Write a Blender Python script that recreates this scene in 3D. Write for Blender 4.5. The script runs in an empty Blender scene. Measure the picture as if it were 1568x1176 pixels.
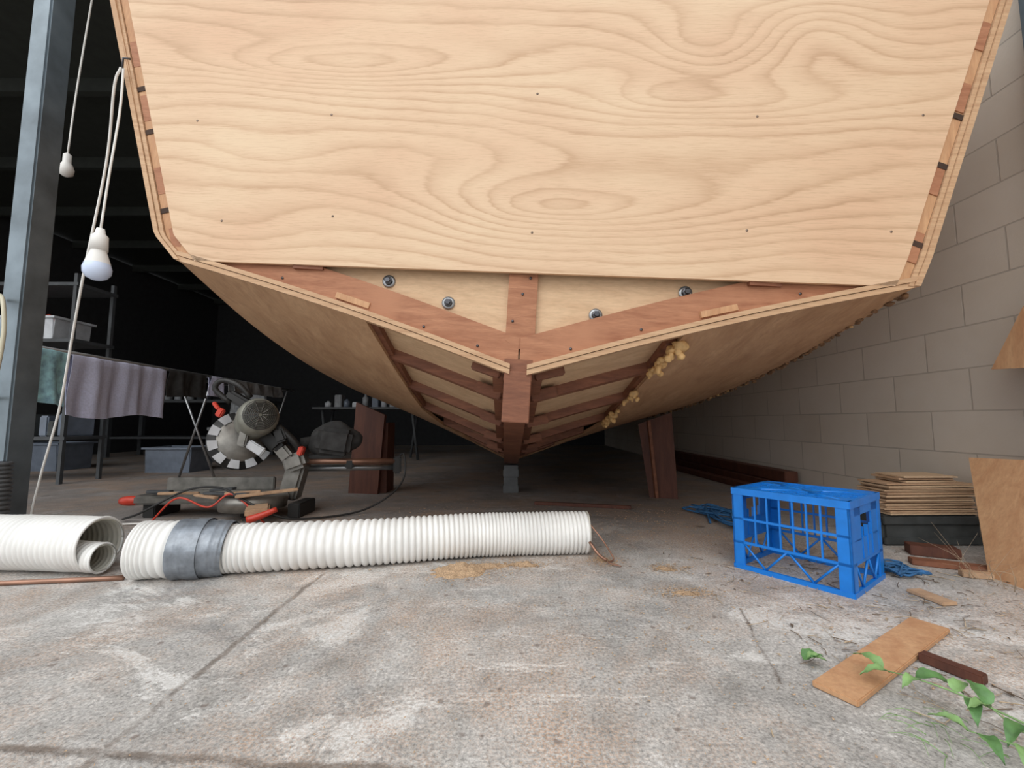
import bpy, math, random
from mathutils import Vector, Matrix, Euler, noise
random.seed(7)
R=random.random
def U(a,b): return a+(b-a)*random.random()
scn=bpy.context.scene
scn.view_settings.view_transform='Standard'
COL=scn.collection

# ------------------------------------------------------------------ nodes
def setup(name):
    m=bpy.data.materials.new(name); m.use_nodes=True
    nt=m.node_tree; b=[n for n in nt.nodes if n.type=='BSDF_PRINCIPLED'][0]
    return m,nt,b
def nd(nt,t,ins=None,**at):
    n=nt.nodes.new(t)
    for k,v in at.items(): setattr(n,k,v)
    for k,v in (ins or {}).items():
        if isinstance(v,bpy.types.NodeSocket): nt.links.new(v,n.inputs[k])
        else: n.inputs[k].default_value=v
    return n
def ramp(nt,fac,stops,interp='LINEAR'):
    n=nt.nodes.new('ShaderNodeValToRGB'); nt.links.new(fac,n.inputs[0])
    cr=n.color_ramp; cr.interpolation=interp
    while len(cr.elements)<len(stops): cr.elements.new(0.5)
    for e,(p,c) in zip(cr.elements,stops):
        e.position=p
        e.color=(c,c,c,1) if isinstance(c,(int,float)) else (*c[:3],1)
    return n.outputs[0]
def mth(nt,op,a,b=0.0,c=0.0,clamp=False):
    n=nt.nodes.new('ShaderNodeMath'); n.operation=op; n.use_clamp=clamp
    for i,v in enumerate((a,b,c)):
        if isinstance(v,bpy.types.NodeSocket): nt.links.new(v,n.inputs[i])
        else: n.inputs[i].default_value=v
    return n.outputs[0]
def mix(nt,fac,a,b,mode='MIX'):
    n=nt.nodes.new('ShaderNodeMix'); n.data_type='RGBA'; n.blend_type=mode
    for i,v in ((0,fac),(6,a),(7,b)):
        if isinstance(v,bpy.types.NodeSocket): nt.links.new(v,n.inputs[i])
        else: n.inputs[i].default_value=v if i==0 else (*v[:3],1)
    return n.outputs[2]
def coords(nt,scale=(1,1,1),kind='Object'):
    tc=nt.nodes.new('ShaderNodeTexCoord')
    return nd(nt,'ShaderNodeMapping',{'Vector':tc.outputs[kind],'Scale':scale}).outputs[0]
def noi(nt,vec,scale,detail=4,rough=.55,dist=0):
    return nd(nt,'ShaderNodeTexNoise',{'Vector':vec,'Scale':scale,'Detail':detail,'Roughness':rough,'Distortion':dist}).outputs['Fac']
def bump(nt,b,h,strength=.3,dist=.01):
    n=nd(nt,'ShaderNodeBump',{'Height':h,'Strength':strength,'Distance':dist}); nt.links.new(n.outputs[0],b.inputs['Normal'])
def setc(nt,b,c,rough=.6,metal=0):
    if isinstance(c,bpy.types.NodeSocket): nt.links.new(c,b.inputs['Base Color'])
    else: b.inputs['Base Color'].default_value=(*c[:3],1)
    b.inputs['Roughness'].default_value=rough; b.inputs['Metallic'].default_value=metal
def plain(name,c,rough=.5,metal=0,var=.25,scale=12,bmp=0.05):
    m,nt,b=setup(name)
    f=noi(nt,coords(nt),scale,5)
    d=tuple(x*(1-var) for x in c); l=tuple(min(1,x*(1+var*.6)) for x in c)
    setc(nt,b,ramp(nt,f,[(.3,d),(.7,l)]),rough,metal)
    if bmp: bump(nt,b,f,bmp,.005)
    return m
def wood(name,c1,c2,stretch=(1,12,12),rough=.65,c3=None):
    m,nt,b=setup(name)
    v=coords(nt,stretch)
    f=noi(nt,v,2.2,7,.6,.8)
    g=noi(nt,v,14,4,.6,.2)
    col=ramp(nt,f,[(.3,c1),(.7,c2)])
    col=mix(nt,mth(nt,'MULTIPLY',ramp(nt,g,[(.4,0),(.75,1)]),.35),col,tuple(x*.6 for x in c1))
    if c3:
        h=noi(nt,coords(nt),3.5,4); col=mix(nt,ramp(nt,h,[(.5,0),(.7,1)]),col,c3)
    setc(nt,b,col,rough); bump(nt,b,g,.15,.003)
    return m

# materials
def m_concrete():
    m,nt,b=setup('concrete_floor')
    v=coords(nt)
    sep=nd(nt,'ShaderNodeSeparateXYZ',{0:v}); X,Y=sep.outputs[0],sep.outputs[1]
    big=noi(nt,v,1.9,8,.72,.6); mid=noi(nt,v,9,8,.75,.4); fine=noi(nt,v,130,3,.75)
    col=ramp(nt,big,[(.30,(.28,.272,.26)),(.48,(.41,.395,.378)),(.64,(.53,.515,.495))])
    col=mix(nt,.8,col,ramp(nt,mid,[(.3,(.33,.33,.32)),(.5,(.5,.5,.5)),(.70,(.66,.66,.66))]),'OVERLAY')
    # pale worn patches, brushed
    vb=coords(nt,(1.0,1.7,1)); w=noi(nt,vb,1.5,10,.80,1.0)
    col=mix(nt,mth(nt,'MULTIPLY',ramp(nt,w,[(.54,0),(.585,1)]),.6),col,(.77,.76,.74))
    # dark grey damp patches
    w2=noi(nt,coords(nt,(1,1.4,2)),1.6,9,.78,.5)
    col=mix(nt,mth(nt,'MULTIPLY',ramp(nt,w2,[(.54,0),(.62,1)]),.58),col,(.20,.20,.20))
    # sawdust tint as grains
    sd=noi(nt,v,1.6,7,.75,.3); sdf=mth(nt,'MULTIPLY',ramp(nt,sd,[(.44,0),(.60,1)]),ramp(nt,noi(nt,v,210,2,.6),[(.45,0),(.54,1)]))
    col=mix(nt,mth(nt,'MULTIPLY',sdf,.75),col,(.50,.34,.24))
    # fine grit
    col=mix(nt,.85,col,ramp(nt,fine,[(.3,(.22,.22,.22)),(.5,(.5,.5,.5)),(.7,(.78,.78,.78))]),'OVERLAY')
    vor=nd(nt,'ShaderNodeTexVoronoi',{'Vector':v,'Scale':2.7}); 
    spot=mth(nt,'ADD',vor.outputs['Distance'],mth(nt,'MULTIPLY',mth(nt,'SUBTRACT',noi(nt,v,25,3),.5),.16))
    col=mix(nt,mth(nt,'MULTIPLY',ramp(nt,spot,[(.05,1),(.09,0)]),.8),col,(.09,.078,.072))
    vor2=nd(nt,'ShaderNodeTexVoronoi',{'Vector':v,'Scale':14.}); 
    spot2=mth(nt,'ADD',vor2.outputs['Distance'],mth(nt,'MULTIPLY',mth(nt,'SUBTRACT',noi(nt,v,70,3),.5),.25))
    col=mix(nt,mth(nt,'MULTIPLY',ramp(nt,spot2,[(.06,1),(.13,0)]),.65),col,(.16,.12,.10))
    # joints between slabs
    wob=mth(nt,'MULTIPLY',mth(nt,'SUBTRACT',noi(nt,v,11,6,.7),.5),.04)
    def line(a,pos,w):
        d=mth(nt,'ABSOLUTE',mth(nt,'ADD',mth(nt,'SUBTRACT',a,pos),wob)); return ramp(nt,d,[(w*.3,1),(w,0)])
    j1=mth(nt,'MULTIPLY',line(X,-.685,.010),mth(nt,'LESS_THAN',Y,1.6))
    yy=mth(nt,'ADD',Y,mth(nt,'MULTIPLY',X,.07)); j2=line(yy,.715,.013)
    j3=mth(nt,'MULTIPLY',line(mth(nt,'SUBTRACT',X,mth(nt,'MULTIPLY',Y,.3)),.28,.005),mth(nt,'MULTIPLY',mth(nt,'LESS_THAN',Y,1.32),mth(nt,'GREATER_THAN',Y,.95)))
    jj=mth(nt,'MULTIPLY',mth(nt,'MAXIMUM',mth(nt,'MAXIMUM',j1,j2),j3),ramp(nt,noi(nt,v,5,5,.7),[(.36,.25),(.55,1)]))
    col=mix(nt,mth(nt,'MULTIPLY',jj,.75),col,(.13,.095,.07))
    # floor colour blends darker and browner towards the back, sawdust grains showing
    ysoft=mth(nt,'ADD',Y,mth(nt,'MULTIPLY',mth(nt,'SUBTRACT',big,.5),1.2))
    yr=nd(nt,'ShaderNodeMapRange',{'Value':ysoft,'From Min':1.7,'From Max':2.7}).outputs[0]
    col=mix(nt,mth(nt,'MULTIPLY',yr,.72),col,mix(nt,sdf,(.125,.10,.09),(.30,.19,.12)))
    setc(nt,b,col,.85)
    h=mth(nt,'SUBTRACT',mth(nt,'ADD',mth(nt,'MULTIPLY',fine,.4),mth(nt,'MULTIPLY',mid,.6)),jj)
    bump(nt,b,h,.6,.008)
    return m
def m_block():
    m,nt,b=setup('painted_blockwork')
    tc=nt.nodes.new('ShaderNodeTexCoord'); s=nd(nt,'ShaderNodeSeparateXYZ',{0:tc.outputs['Object']})
    c=nd(nt,'ShaderNodeCombineXYZ',{0:s.outputs[1],1:s.outputs[2],2:0.0})
    br=nd(nt,'ShaderNodeTexBrick',{'Vector':c.outputs[0],'Color1':(.66,.585,.50,1),'Color2':(.71,.635,.55,1),'Mortar':(.52,.46,.395,1),'Scale':1.0,'Mortar Size':.004,'Mortar Smooth':.3,'Brick Width':.4,'Row Height':.2})
    br.offset=.5
    n1=noi(nt,tc.outputs['Object'],2.2,5); n2=noi(nt,tc.outputs['Object'],90,3)
    col=mix(nt,.45,br.outputs['Color'],ramp(nt,n1,[(.3,(.40,.40,.40)),(.7,(.6,.6,.6))]),'OVERLAY')
    setc(nt,b,col,.85)
    h=mth(nt,'SUBTRACT',mth(nt,'MULTIPLY',n2,.25),br.outputs['Fac']); bump(nt,b,h,.5,.007)
    return m
def m_panel():
    m,nt,b=setup('transom_plywood')
    a=nd(nt,'ShaderNodeAttribute',attribute_name='grain').outputs['Fac']
    v=coords(nt,(1,1,14)); fine=noi(nt,v,9,6,.65,.15)
    v2=coords(nt,(2.5,1,70)); pore=noi(nt,v2,6,3,.7)
    s=mth(nt,'ADD',a,mth(nt,'MULTIPLY',mth(nt,'SUBTRACT',fine,.5),.45))
    fr=mth(nt,'FRACT',s)
    ring=ramp(nt,fr,[(0,.5),(.06,1),(.22,.45),(.55,.05),(.93,.08),(1,.5)])
    vary=ramp(nt,noi(nt,coords(nt,(1,1,2.5)),2.1,3),[(.3,.4),(.65,1)])
    col=mix(nt,mth(nt,'MULTIPLY',mth(nt,'MULTIPLY',ring,vary),.75),(.70,.50,.335),(.46,.28,.16))
    col=mix(nt,mth(nt,'MULTIPLY',ramp(nt,pore,[(.50,0),(.66,1)]),.36),col,(.43,.265,.155))
    big=noi(nt,coords(nt,(1,1,2)),1.3,3); col=mix(nt,.6,col,ramp(nt,big,[(.3,(.43,.41,.385)),(.7,(.60,.60,.60))]),'OVERLAY')
    setc(nt,b,col,.6); bump(nt,b,pore,.12,.002)
    return m
M={}
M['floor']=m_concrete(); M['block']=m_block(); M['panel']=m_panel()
M['ply']=wood('raw_plywood',(.50,.34,.21),(.64,.46,.30),(2,10,10))
M['skin']=wood('inner_skin_plywood',(.58,.38,.225),(.72,.51,.32),(2,10,10))
M['plyY']=wood('hull_plywood',(.40,.225,.12),(.60,.38,.22),(5,1.0,5),c3=(.50,.30,.165))
M['plyedge']=wood('plywood_edge',(.46,.27,.15),(.64,.43,.26),(1,1,30))
M['red']=wood('meranti_timber',(.15,.055,.030),(.29,.115,.060),(2.2,8,12))
M['redX']=wood('meranti_beam',(.30,.115,.055),(.48,.225,.12),(2.2,8,16),c3=(.42,.19,.10))
M['redd']=wood('dark_timber',(.075,.025,.016),(.145,.05,.028),(8,8,1.2))
M['orange']=wood('cedar_strip',(.47,.24,.12),(.62,.37,.20),(10,10,2))
M['board']=wood('old_board',(.38,.24,.15),(.56,.37,.23),(3,9,9))
M['black']=plain('black_plastic',(.02,.02,.02),.5)
M['notch']=plain('notch_gap',(.05,.025,.015),.8)
M['steel']=plain('painted_steel',(.19,.23,.26),.38,.5,.35,5)
M['galv']=plain('galvanised_metal',(.35,.36,.37),.35,.8)
M['bolt']=plain('bolt_steel',(.10,.10,.11),.3,.9)
M['screw']=plain('screw_steel',(.22,.16,.12),.4,.3)
M['white']=plain('white_plastic',(.80,.79,.76),.45,0,.06)
M['duct']=plain('duct_pvc',(.86,.86,.84),.45,0,.12,6)
M['ductin']=plain('duct_lining',(.62,.60,.53),.6,0,.12,9)
M['tape']=plain('duct_tape',(.26,.29,.33),.32,.35,.35,25,.5)
M['grey']=plain('grey_plastic',(.10,.105,.11),.5)
M['copper']=plain('copper_pipe',(.36,.20,.14),.4,.6)
M['blue']=plain('blue_hdpe',(.006,.20,.70),.38,0,.12,20)
M['rope']=plain('blue_rope',(.03,.13,.30),.7,0,.4,60)
M['foam']=plain('spray_foam',(.66,.42,.18),.6,0,.35,30,.5)
M['foamd']=plain('aged_glue_foam',(.20,.11,.055),.8,0,.5,40,.5)
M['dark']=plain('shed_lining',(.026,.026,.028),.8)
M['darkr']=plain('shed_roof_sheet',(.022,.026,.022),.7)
M['yel']=plain('saw_body',(.24,.24,.205),.45,.2,.25,20)
M['alu']=plain('cast_aluminium',(.25,.24,.22),.4,.6,.35,15)
M['redp']=plain('red_plastic',(.58,.05,.025),.4,0,.15)
M['lav']=plain('lavender_towel',(.66,.68,.88),.95,0,.12,80,.5)
M['blt']=plain('blue_towel',(.42,.74,.95),.95,0,.45,22,.5)
M['lens']=plain('bulb_glass',(.62,.72,.92),.25,0,.03)
M['leaf']=plain('weed_leaf',(.11,.25,.08),.5,0,.4,30,.2)
M['leaf2']=plain('young_leaf',(.22,.38,.14),.5,0,.3,30,.2)
M['dry']=plain('dry_grass',(.46,.36,.25),.8,0,.4,30)
M['twig']=plain('dead_twig',(.16,.115,.08),.8,0,.4,30)
M['dust']=plain('sawdust',(.58,.40,.25),.95,0,.45,240,1.0)
M['bin']=plain('translucent_tub',(.16,.19,.24),.3,0,.2)
M['wtub']=plain('clear_white_tub',(.55,.57,.60),.3,0,.2)
M['bag']=plain('dust_bag_cloth',(.045,.045,.045),.9,0,.4,20,.3)
M['cloth']=plain('grey_rag',(.30,.31,.32),.95,0,.4,12,.3)
M['dgrey']=plain('dark_shelf_metal',(.06,.065,.07),.6)
M['darkbox']=plain('weathered_crate',(.05,.055,.055),.7,0,.4)
M['cream']=plain('cream_hose',(.60,.56,.42),.4,0,.1)

# ------------------------------------------------------------------ mesh builder
def cr(pts,n):
    P=[Vector(p) for p in pts]; out=[]
    k=len(P)-1
    for i in range(n+1):
        t=i/n*k; j=min(int(t),k-1); u=t-j
        p1,p2=P[j],P[j+1]; p0=P[j-1] if j>0 else p1*2-p2; p3=P[j+2] if j+2<=k else p2*2-p1
        out.append(.5*((2*p1)+(p2-p0)*u+(2*p0-5*p1+4*p2-p3)*u*u+(3*p1-p0-3*p2+p3)*u**3))
    return out
class MB:
    def __init__(s): s.v=[];s.f=[];s.m=[];s.s=[]
    def add(s,vs,fs,mi=0,sm=False):
        o=len(s.v); s.v+= [tuple(v) for v in vs]
        for f in fs: s.f.append(tuple(i+o for i in f)); s.m.append(mi); s.s.append(sm)
    def box(s,c,d,mi=0,rot=(0,0,0),bev=.0):
        E=Euler(rot).to_matrix(); c=Vector(c); x,y,z=[a/2 for a in d]
        b=min(bev,x*.45,y*.45,z*.45)
        if b<=0:
            vs=[c+E@Vector((i*x,j*y,k*z)) for i in(-1,1) for j in(-1,1) for k in(-1,1)]
            s.add(vs,[(0,1,3,2),(4,6,7,5),(0,4,5,1),(2,3,7,6),(0,2,6,4),(1,5,7,3)],mi); return
        import bmesh
        bm=bmesh.new(); bmesh.ops.create_cube(bm,size=1)
        for v in bm.verts: v.co=Vector((v.co.x*2*x,v.co.y*2*y,v.co.z*2*z))
        bmesh.ops.bevel(bm,geom=list(bm.edges),offset=b,segments=2,affect='EDGES')
        bm.verts.ensure_lookup_table()
        s.add([c+E@v.co for v in bm.verts],[[v.index for v in f.verts] for f in bm.faces],mi); bm.free()
    def prism(s,pts,vec,mi=0):
        n=len(pts); vec=Vector(vec); P=[Vector(p) for p in pts]
        s.add(P+[p+vec for p in P],[tuple(range(n)),tuple(range(2*n-1,n-1,-1))]+[(i,i+n,(i+1)%n+n,(i+1)%n) for i in range(n)],mi)
    def sweep(s,pts,r,seg=10,mi=0,caps=True,n=0,flat=1):
        P=cr(pts,n) if n else [Vector(p) for p in pts]
        N=len(P); T=[(P[min(i+1,N-1)]-P[max(i-1,0)]).normalized() for i in range(N)]
        up=Vector((0,0,1)) if abs(T[0].z)<.9 else Vector((0,1,0))
        a=T[0].cross(up).normalized(); vs=[];fs=[]
        for i in range(N):
            a=(a-T[i]*a.dot(T[i])).normalized(); b=T[i].cross(a)
            rr=r(i/(N-1)) if callable(r) else r
            for k in range(seg):
                t=2*math.pi*k/seg; vs.append(P[i]+a*(rr*math.cos(t))+b*(rr*flat*math.sin(t)))
        for i in range(N-1):
            for k in range(seg):
                k2=(k+1)%seg; fs.append((i*seg+k,i*seg+k2,(i+1)*seg+k2,(i+1)*seg+k))
        if caps: fs+= [tuple(range(seg-1,-1,-1)),tuple(range((N-1)*seg,N*seg))]
        s.add(vs,fs,mi,True)
    def lathe(s,c,axis,prof,seg=24,mi=0,sm=True):
        c=Vector(c); T=Vector(axis).normalized(); up=Vector((0,0,1)) if abs(T.z)<.9 else Vector((0,1,0))
        a=T.cross(up).normalized(); b=T.cross(a); vs=[];fs=[]
        for h,r in prof:
            for k in range(seg):
                t=2*math.pi*k/seg; vs.append(c+T*h+a*(r*math.cos(t))+b*(r*math.sin(t)))
        for i in range(len(prof)-1):
            for k in range(seg):
                k2=(k+1)%seg; fs.append((i*seg+k,i*seg+k2,(i+1)*seg+k2,(i+1)*seg+k))
        s.add(vs,fs,mi,sm)
    def blob(s,c,r,mi=0,nz=.3,sc=20,seg=12):
        c=Vector(c); r=Vector(r) if hasattr(r,'__len__') else Vector((r,r,r)); vs=[];fs=[]; H=seg//2+1
        for i in range(H+1):
            ph=math.pi*i/H
            for k in range(seg):
                t=2*math.pi*k/seg; d=Vector((math.sin(ph)*math.cos(t),math.sin(ph)*math.sin(t),math.cos(ph)))
                p=c+Vector((d.x*r.x,d.y*r.y,d.z*r.z)); q=1+nz*noise.noise(p*sc)
                vs.append(c+Vector((d.x*r.x,d.y*r.y,d.z*r.z))*q)
        for i in range(H):
            for k in range(seg):
                k2=(k+1)%seg; fs.append((i*seg+k,(i+1)*seg+k,(i+1)*seg+k2,i*seg+k2))
        s.add(vs,fs,mi,True)
    def slab(s,rows,off,mi=0,sm=True):
        n=len(rows); m=len(rows[0]); off=Vector(off); A=[Vector(p) for r in rows for p in r]; K=n*m
        fs=[]
        for i in range(n-1):
            for j in range(m-1):
                q=(i*m+j,i*m+j+1,(i+1)*m+j+1,(i+1)*m+j); fs.append(q); fs.append(tuple(x+K for x in reversed(q)))
        s.add(A+[p+off for p in A],fs,mi,sm)
        ed=[(j,j+1) for j in range(m-1)]+[((n-1)*m+j+1,(n-1)*m+j) for j in range(m-1)]+[((i+1)*m,i*m) for i in range(n-1)]+[(i*m+m-1,(i+1)*m+m-1) for i in range(n-1)]
        V=A+[p+off for p in A]
        s.add(V,[(b,a,a+K,b+K) for a,b in ed],mi,False)
    def build(s,name,mats,parent=None,bevel=0):
        me=bpy.data.meshes.new(name); me.from_pydata(s.v,[],s.f); me.update()
        for m in (mats if isinstance(mats,list) else [mats]): me.materials.append(M[m] if isinstance(m,str) else m)
        me.polygons.foreach_set('material_index',s.m); me.polygons.foreach_set('use_smooth',s.s)
        o=bpy.data.objects.new(name,me); COL.objects.link(o)
        if parent: o.parent=parent
        if bevel:
            b=o.modifiers.new('bevel','BEVEL'); b.width=bevel; b.segments=2; b.limit_method='ANGLE'
        return o
def empty(name,loc=(0,0,0),rot=(0,0,0)):
    e=bpy.data.objects.new(name,None); e.location=loc; e.rotation_euler=rot; e.empty_display_size=.1; COL.objects.link(e); return e

# ------------------------------------------------------------------ shell
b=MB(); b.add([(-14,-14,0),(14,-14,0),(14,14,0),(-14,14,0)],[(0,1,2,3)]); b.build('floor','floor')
WX=2.15
b=MB(); b.box((WX+.1,3.2,1.6),(.2,13.6,3.2)); b.build('wall_right','block')
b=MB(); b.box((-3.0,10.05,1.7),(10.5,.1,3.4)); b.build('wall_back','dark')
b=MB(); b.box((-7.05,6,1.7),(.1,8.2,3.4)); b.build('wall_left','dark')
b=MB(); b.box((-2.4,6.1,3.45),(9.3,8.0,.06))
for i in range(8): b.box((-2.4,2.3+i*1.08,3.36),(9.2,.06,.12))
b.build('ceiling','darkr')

# ------------------------------------------------------------------ boat
boat=empty('boat_hull',(.02,0,.705),(0,math.radians(3.5),0))
YS=[1.5,2.0,2.5,3.0,3.5,4.2,5,6,7,8]
KZ=[.705,.55,.405,.29,.225,.205,.24,.34,.55,.9]
CX=[1.315,1.325,1.31,1.28,1.235,1.15,1.0,.75,.42,.04]
CZ=[1.08,.95,.845,.765,.70,.65,.64,.68,.80,1.0]
SX=[1.70,1.74,1.75,1.73,1.70,1.6,1.4,1.1,.65,.08]
def itp(T,y):
    y=max(YS[0],min(YS[-1],y))
    for i in range(len(YS)-1):
        if y<=YS[i+1]: break
    def sl(j):
        if j==0: return (T[1]-T[0])/(YS[1]-YS[0])
        if j==len(T)-1: return (T[-1]-T[-2])/(YS[-1]-YS[-2])
        return (T[j+1]-T[j-1])/(YS[j+1]-YS[j-1])
    h=YS[i+1]-YS[i]; t=(y-YS[i])/h; m0,m1=sl(i)*h,sl(i+1)*h
    return (2*t**3-3*t*t+1)*T[i]+(t**3-2*t*t+t)*m0+(-2*t**3+3*t*t)*T[i+1]+(t**3-t*t)*m1
def ysh(x,Y): return Y-.067*x*max(0,1-max(0,Y-1.5)/2)
def bz(x,Y):
    fr=min(1.,abs(x)/itp(CX,Y)); k=itp(KZ,Y); return k+(itp(CZ,Y)-k)*fr+.018*math.sin(math.pi*fr)-.705
def bp(x,Y,dz=0): return (x,ysh(x,Y),bz(x,Y)+dz)
def eY(Y):
    pts=[(1.5,.57),(2,.565),(2.6,.56),(3.0,.47),(3.3,.24),(3.5,0),(9,0)]
    for (a,p),(c,q) in zip(pts,pts[1:]):
        if Y<=c: return p+(q-p)*(Y-a)/(c-a)
    return 0
def kick(sd,z,cz,Y):   # small knuckle just above the port chine
    return ((.062*min(1,max(0,(z-cz)/.095))+.035*max(0,z-cz)) if sd<0 else .008*min(1,max(0,(z-cz)/.1)))*max(0,1-max(0,Y-1.5)/5)
Ys=[1.5+i*.1 for i in range(26)]+[4.2+i*.2 for i in range(20)]
for sd,nm in((-1,'bottom_planking_port'),(1,'bottom_planking_starboard')):
    b=MB(); rows=[]
    for Y in Ys:
        e=eY(Y);c=itp(CX,Y); rows.append([bp(sd*(e+(c-e)*j/12),Y,0) for j in range(13)])
    b.slab(rows,(0,0,.022)); b.build(nm,'plyY',boat)
    b=MB(); rows=[]
    for Y in Ys:
        c=itp(CX,Y);cz=itp(CZ,Y)-.705;sx=itp(SX,Y); top=1.645; row=[]
        for q in (0,.075,.2,.4,.6,.8,1):
            z=cz+(top-cz)*q; row.append((sd*(c+(sx-c)*q+kick(sd,z,cz,Y)),ysh(sd*c,Y),z))
        rows.append(row)
    b.slab(rows,(-sd*.02,0,0)); b.build('topside_'+('port' if sd<0 else 'starboard'),'plyY',boat)
# deck
b=MB(); rows=[]
for Y in Ys:
    sx=itp(SX,Y)-.01; rows.append([(x*sx,ysh(x*itp(CX,Y),Y),1.62+.05*(1-x*x)) for x in (-1.03,-.5,0,.5,1)])
b.slab(rows,(0,0,-.02)); b.build('deck','ply',boat)
# inner skin
b=MB(); rows=[]
for i in range(24):
    Y=1.545+i*.09; rows.append([bp(x,Y,.055) for x in [-.72+.12*j for j in range(13)]])
b.slab(rows,(0,0,.012)); b.build('inner_skin','skin',boat)
# keel timber
b=MB()
rows=[]
for i in range(34):
    Y=1.495+i*.1; k=itp(KZ,Y)-.705; rows.append([(-.05,Y,k-.012),(.05,Y,k-.012)])
b.slab(rows,(0,0,.075)); b.build('keel_timber','red',boat)
# transverse frames
b=MB()
for Y in (1.83,2.2,2.6,2.95,3.2):
    for sd in(-1,1):
        e=eY(Y)
        xs=[.04+(e-.04)*j/4 for j in range(5)]
        rows=[[ (sd*x,ysh(sd*x,Y),bz(x,Y)+.012) for x in xs],[(sd*x,ysh(sd*x,Y),bz(x,Y)+.06) for x in xs]]
        b.slab(rows,(0,.035,-.008),0,False)
b.build('floor_frames','red',boat)
b=MB()
for sd in(-1,1):
    for x0,w,y1 in((.075,.04,3.3),(.56,.03,2.8)):
        rows=[]
        for i in range(20):
            Y=1.56+(y1-1.56)*i/19; z=bz(x0,Y)+.02; rows.append([(sd*(x0-w/2),ysh(sd*x0,Y),z),(sd*(x0+w/2),ysh(sd*x0,Y),z)])
        b.slab(rows,(0,0,.04))
    for Y in(1.58,1.80,2.18,2.56,2.9):
        b.box((sd*.115,Y,bz(.115,Y)+.022),(.11,.06,.045),0,(0,-sd*.28,0),.004)
b.build('stringers','red',boat)
# hull edge at the transom : ply edge strips
b=MB()
for sd in(-1,1):
    xs=[.03+1.285*j/16 for j in range(17)]
    for (z0,z1,y0) in((-.002,.016,1.482),(.018,.034,1.478)):
        rows=[[(sd*x,y0-.067*sd*x,bz(x,1.5)+z0) for x in xs],[(sd*x,y0-.067*sd*x,bz(x,1.5)+z1) for x in xs]]
        b.slab(rows,(0,.05,0),0,False)
b.build('planking_edge','plyedge',boat)
# V beams + post
b=MB()
for sd in(-1,1):
    xs=[.003+1.22*j/10 for j in range(11)]
    rows=[[(sd*x,1.50-.067*sd*x,bz(x,1.5)+.036) for x in xs],[(sd*x,1.50-.067*sd*x,min(.44,bz(x,1.5)+.140)) for x in xs]]
    b.slab(rows,(0,.045,0),0,False)
b.build('transom_floor_beam','redX',boat)
b=MB(); b.prism([(-.052,1.502,.13),(0,1.502,.10),(.052,1.502,.13),(.052,1.5,.41),(-.052,1.5,.41)],(0,.045,0)); b.build('transom_centre_post','redX',boat)
b=MB(); b.prism([(-.048,1.488,-.16),(.048,1.488,-.16),(.048,1.488,.02),(-.048,1.488,.02)],(0,.05,0),0)
b.build('keel_end_block','red',boat,.004)
b=MB(); b.prism([(x,1.525-.067*x,z) for x,z in((-1.25,.43),(-1.0,.34),(0,.04),(1.0,.34),(1.25,.43))],(0,.012,0)); b.build('transom_inner_skin','skin',boat)
b=MB()
for sd,x in((-1,.62),(1,.68)):
    z=bz(x,1.5)+.055; b.box((sd*x,1.497-.067*sd*x,z),(.13,.012,.022),0,(0,-sd*.27,0))
for sd,x in((-1,.80),(1,.83)): b.box((sd*x,1.502-.067*sd*x,.385),(.11,.03,.05),1)
b.build('beam_graving_pieces',['orange','red'],boat)
# bolts
b=MB()
for x,z in((-.50,.335),(-.27,.262),(.265,.240),(.575,.335)):
    y=1.523-.067*x; b.lathe((x,y,z),(0,-1,0),[(0,.024),(.004,.024),(.004,.015)],16,1); b.lathe((x,y,z),(0,-1,0),[(.004,.015),(.015,.015),(.017,.010),(.024,.009),(.024,0)],6,0,False)
for x,z in((-.62,.245),(-.35,.165),(-.15,.105),(.18,.11),(.42,.19),(.72,.28),(0,.30),(-.03,.20),(.025,.36),(-.9,.325),(.95,.34)):
    b.lathe((x,1.499-.067*x,z),(0,-1,0),[(0,.005),(.0015,.005),(.0015,0)],8,0)
b.build('coach_bolts',['bolt','galv'],boat)
# transom panel with grain attribute
def xo(sd,z):
    q=(z-.375)/(1.645-.375); return 1.315+(1.70-1.315)*q+kick(sd,z,.375,1.5)
nx,nz=170,100; z0,z1=.372,1.645
vs=[];gr=[];fs=[]
bumps=[(.10,.615,.60,.10,4.6),(.12,.62,.16,.035,1.5),(-.78,1.17,.42,.06,4.4),(-.60,.58,.30,.07,-1.2),(.62,1.24,.14,.08,2.4),(.72,1.03,.34,.055,2.6),(.45,1.05,.12,.05,1.2),(1.0,1.3,.13,.10,-2.0),(-1.05,.5,.25,.09,1.8),(-1.0,.80,.18,.06,1.2),(.95,.52,.3,.08,-1.0)]
for j in range(nz+1):
    z=z0+(z1-z0)*j/nz
    wl=xo(-1,z)-.074; wr=xo(1,z)-.070
    if z<.42: wl=min(wl,1.245+(z-z0)*1.2)
    if j==0: wr=1.240
    for i in range(nx+1):
        x=-wl+(wl+wr)*i/nx
        vs.append((x,1.478-.067*x,z))
        g=15.5*z+1.0*math.sin(x*1.1+.5)
        for bx,bz_,sx_,sz_,A in bumps: g+=A*math.exp(-((x-bx)/sx_)**2*.5-((z-bz_)/sz_)**2*.5)
        g+=1.3*noise.noise(Vector((x*.9,z*1.6,3.1)))+.6*noise.noise(Vector((x*2.1,z*4.5,7.7)))+.14*noise.noise(Vector((x*7,z*16,1.7)))
        gr.append(g)
K=len(vs)
for j in range(nz):
    for i in range(nx): q=j*(nx+1)+i; fs.append((q,q+1,q+nx+2,q+nx+1))
vs+= [(x,y+.014,z) for x,y,z in vs]; gr+=gr
for i in range(nx): fs.append((i+1,i,i+K,i+1+K)); t=nz*(nx+1)+i; fs.append((t,t+1,t+1+K,t+K))
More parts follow.
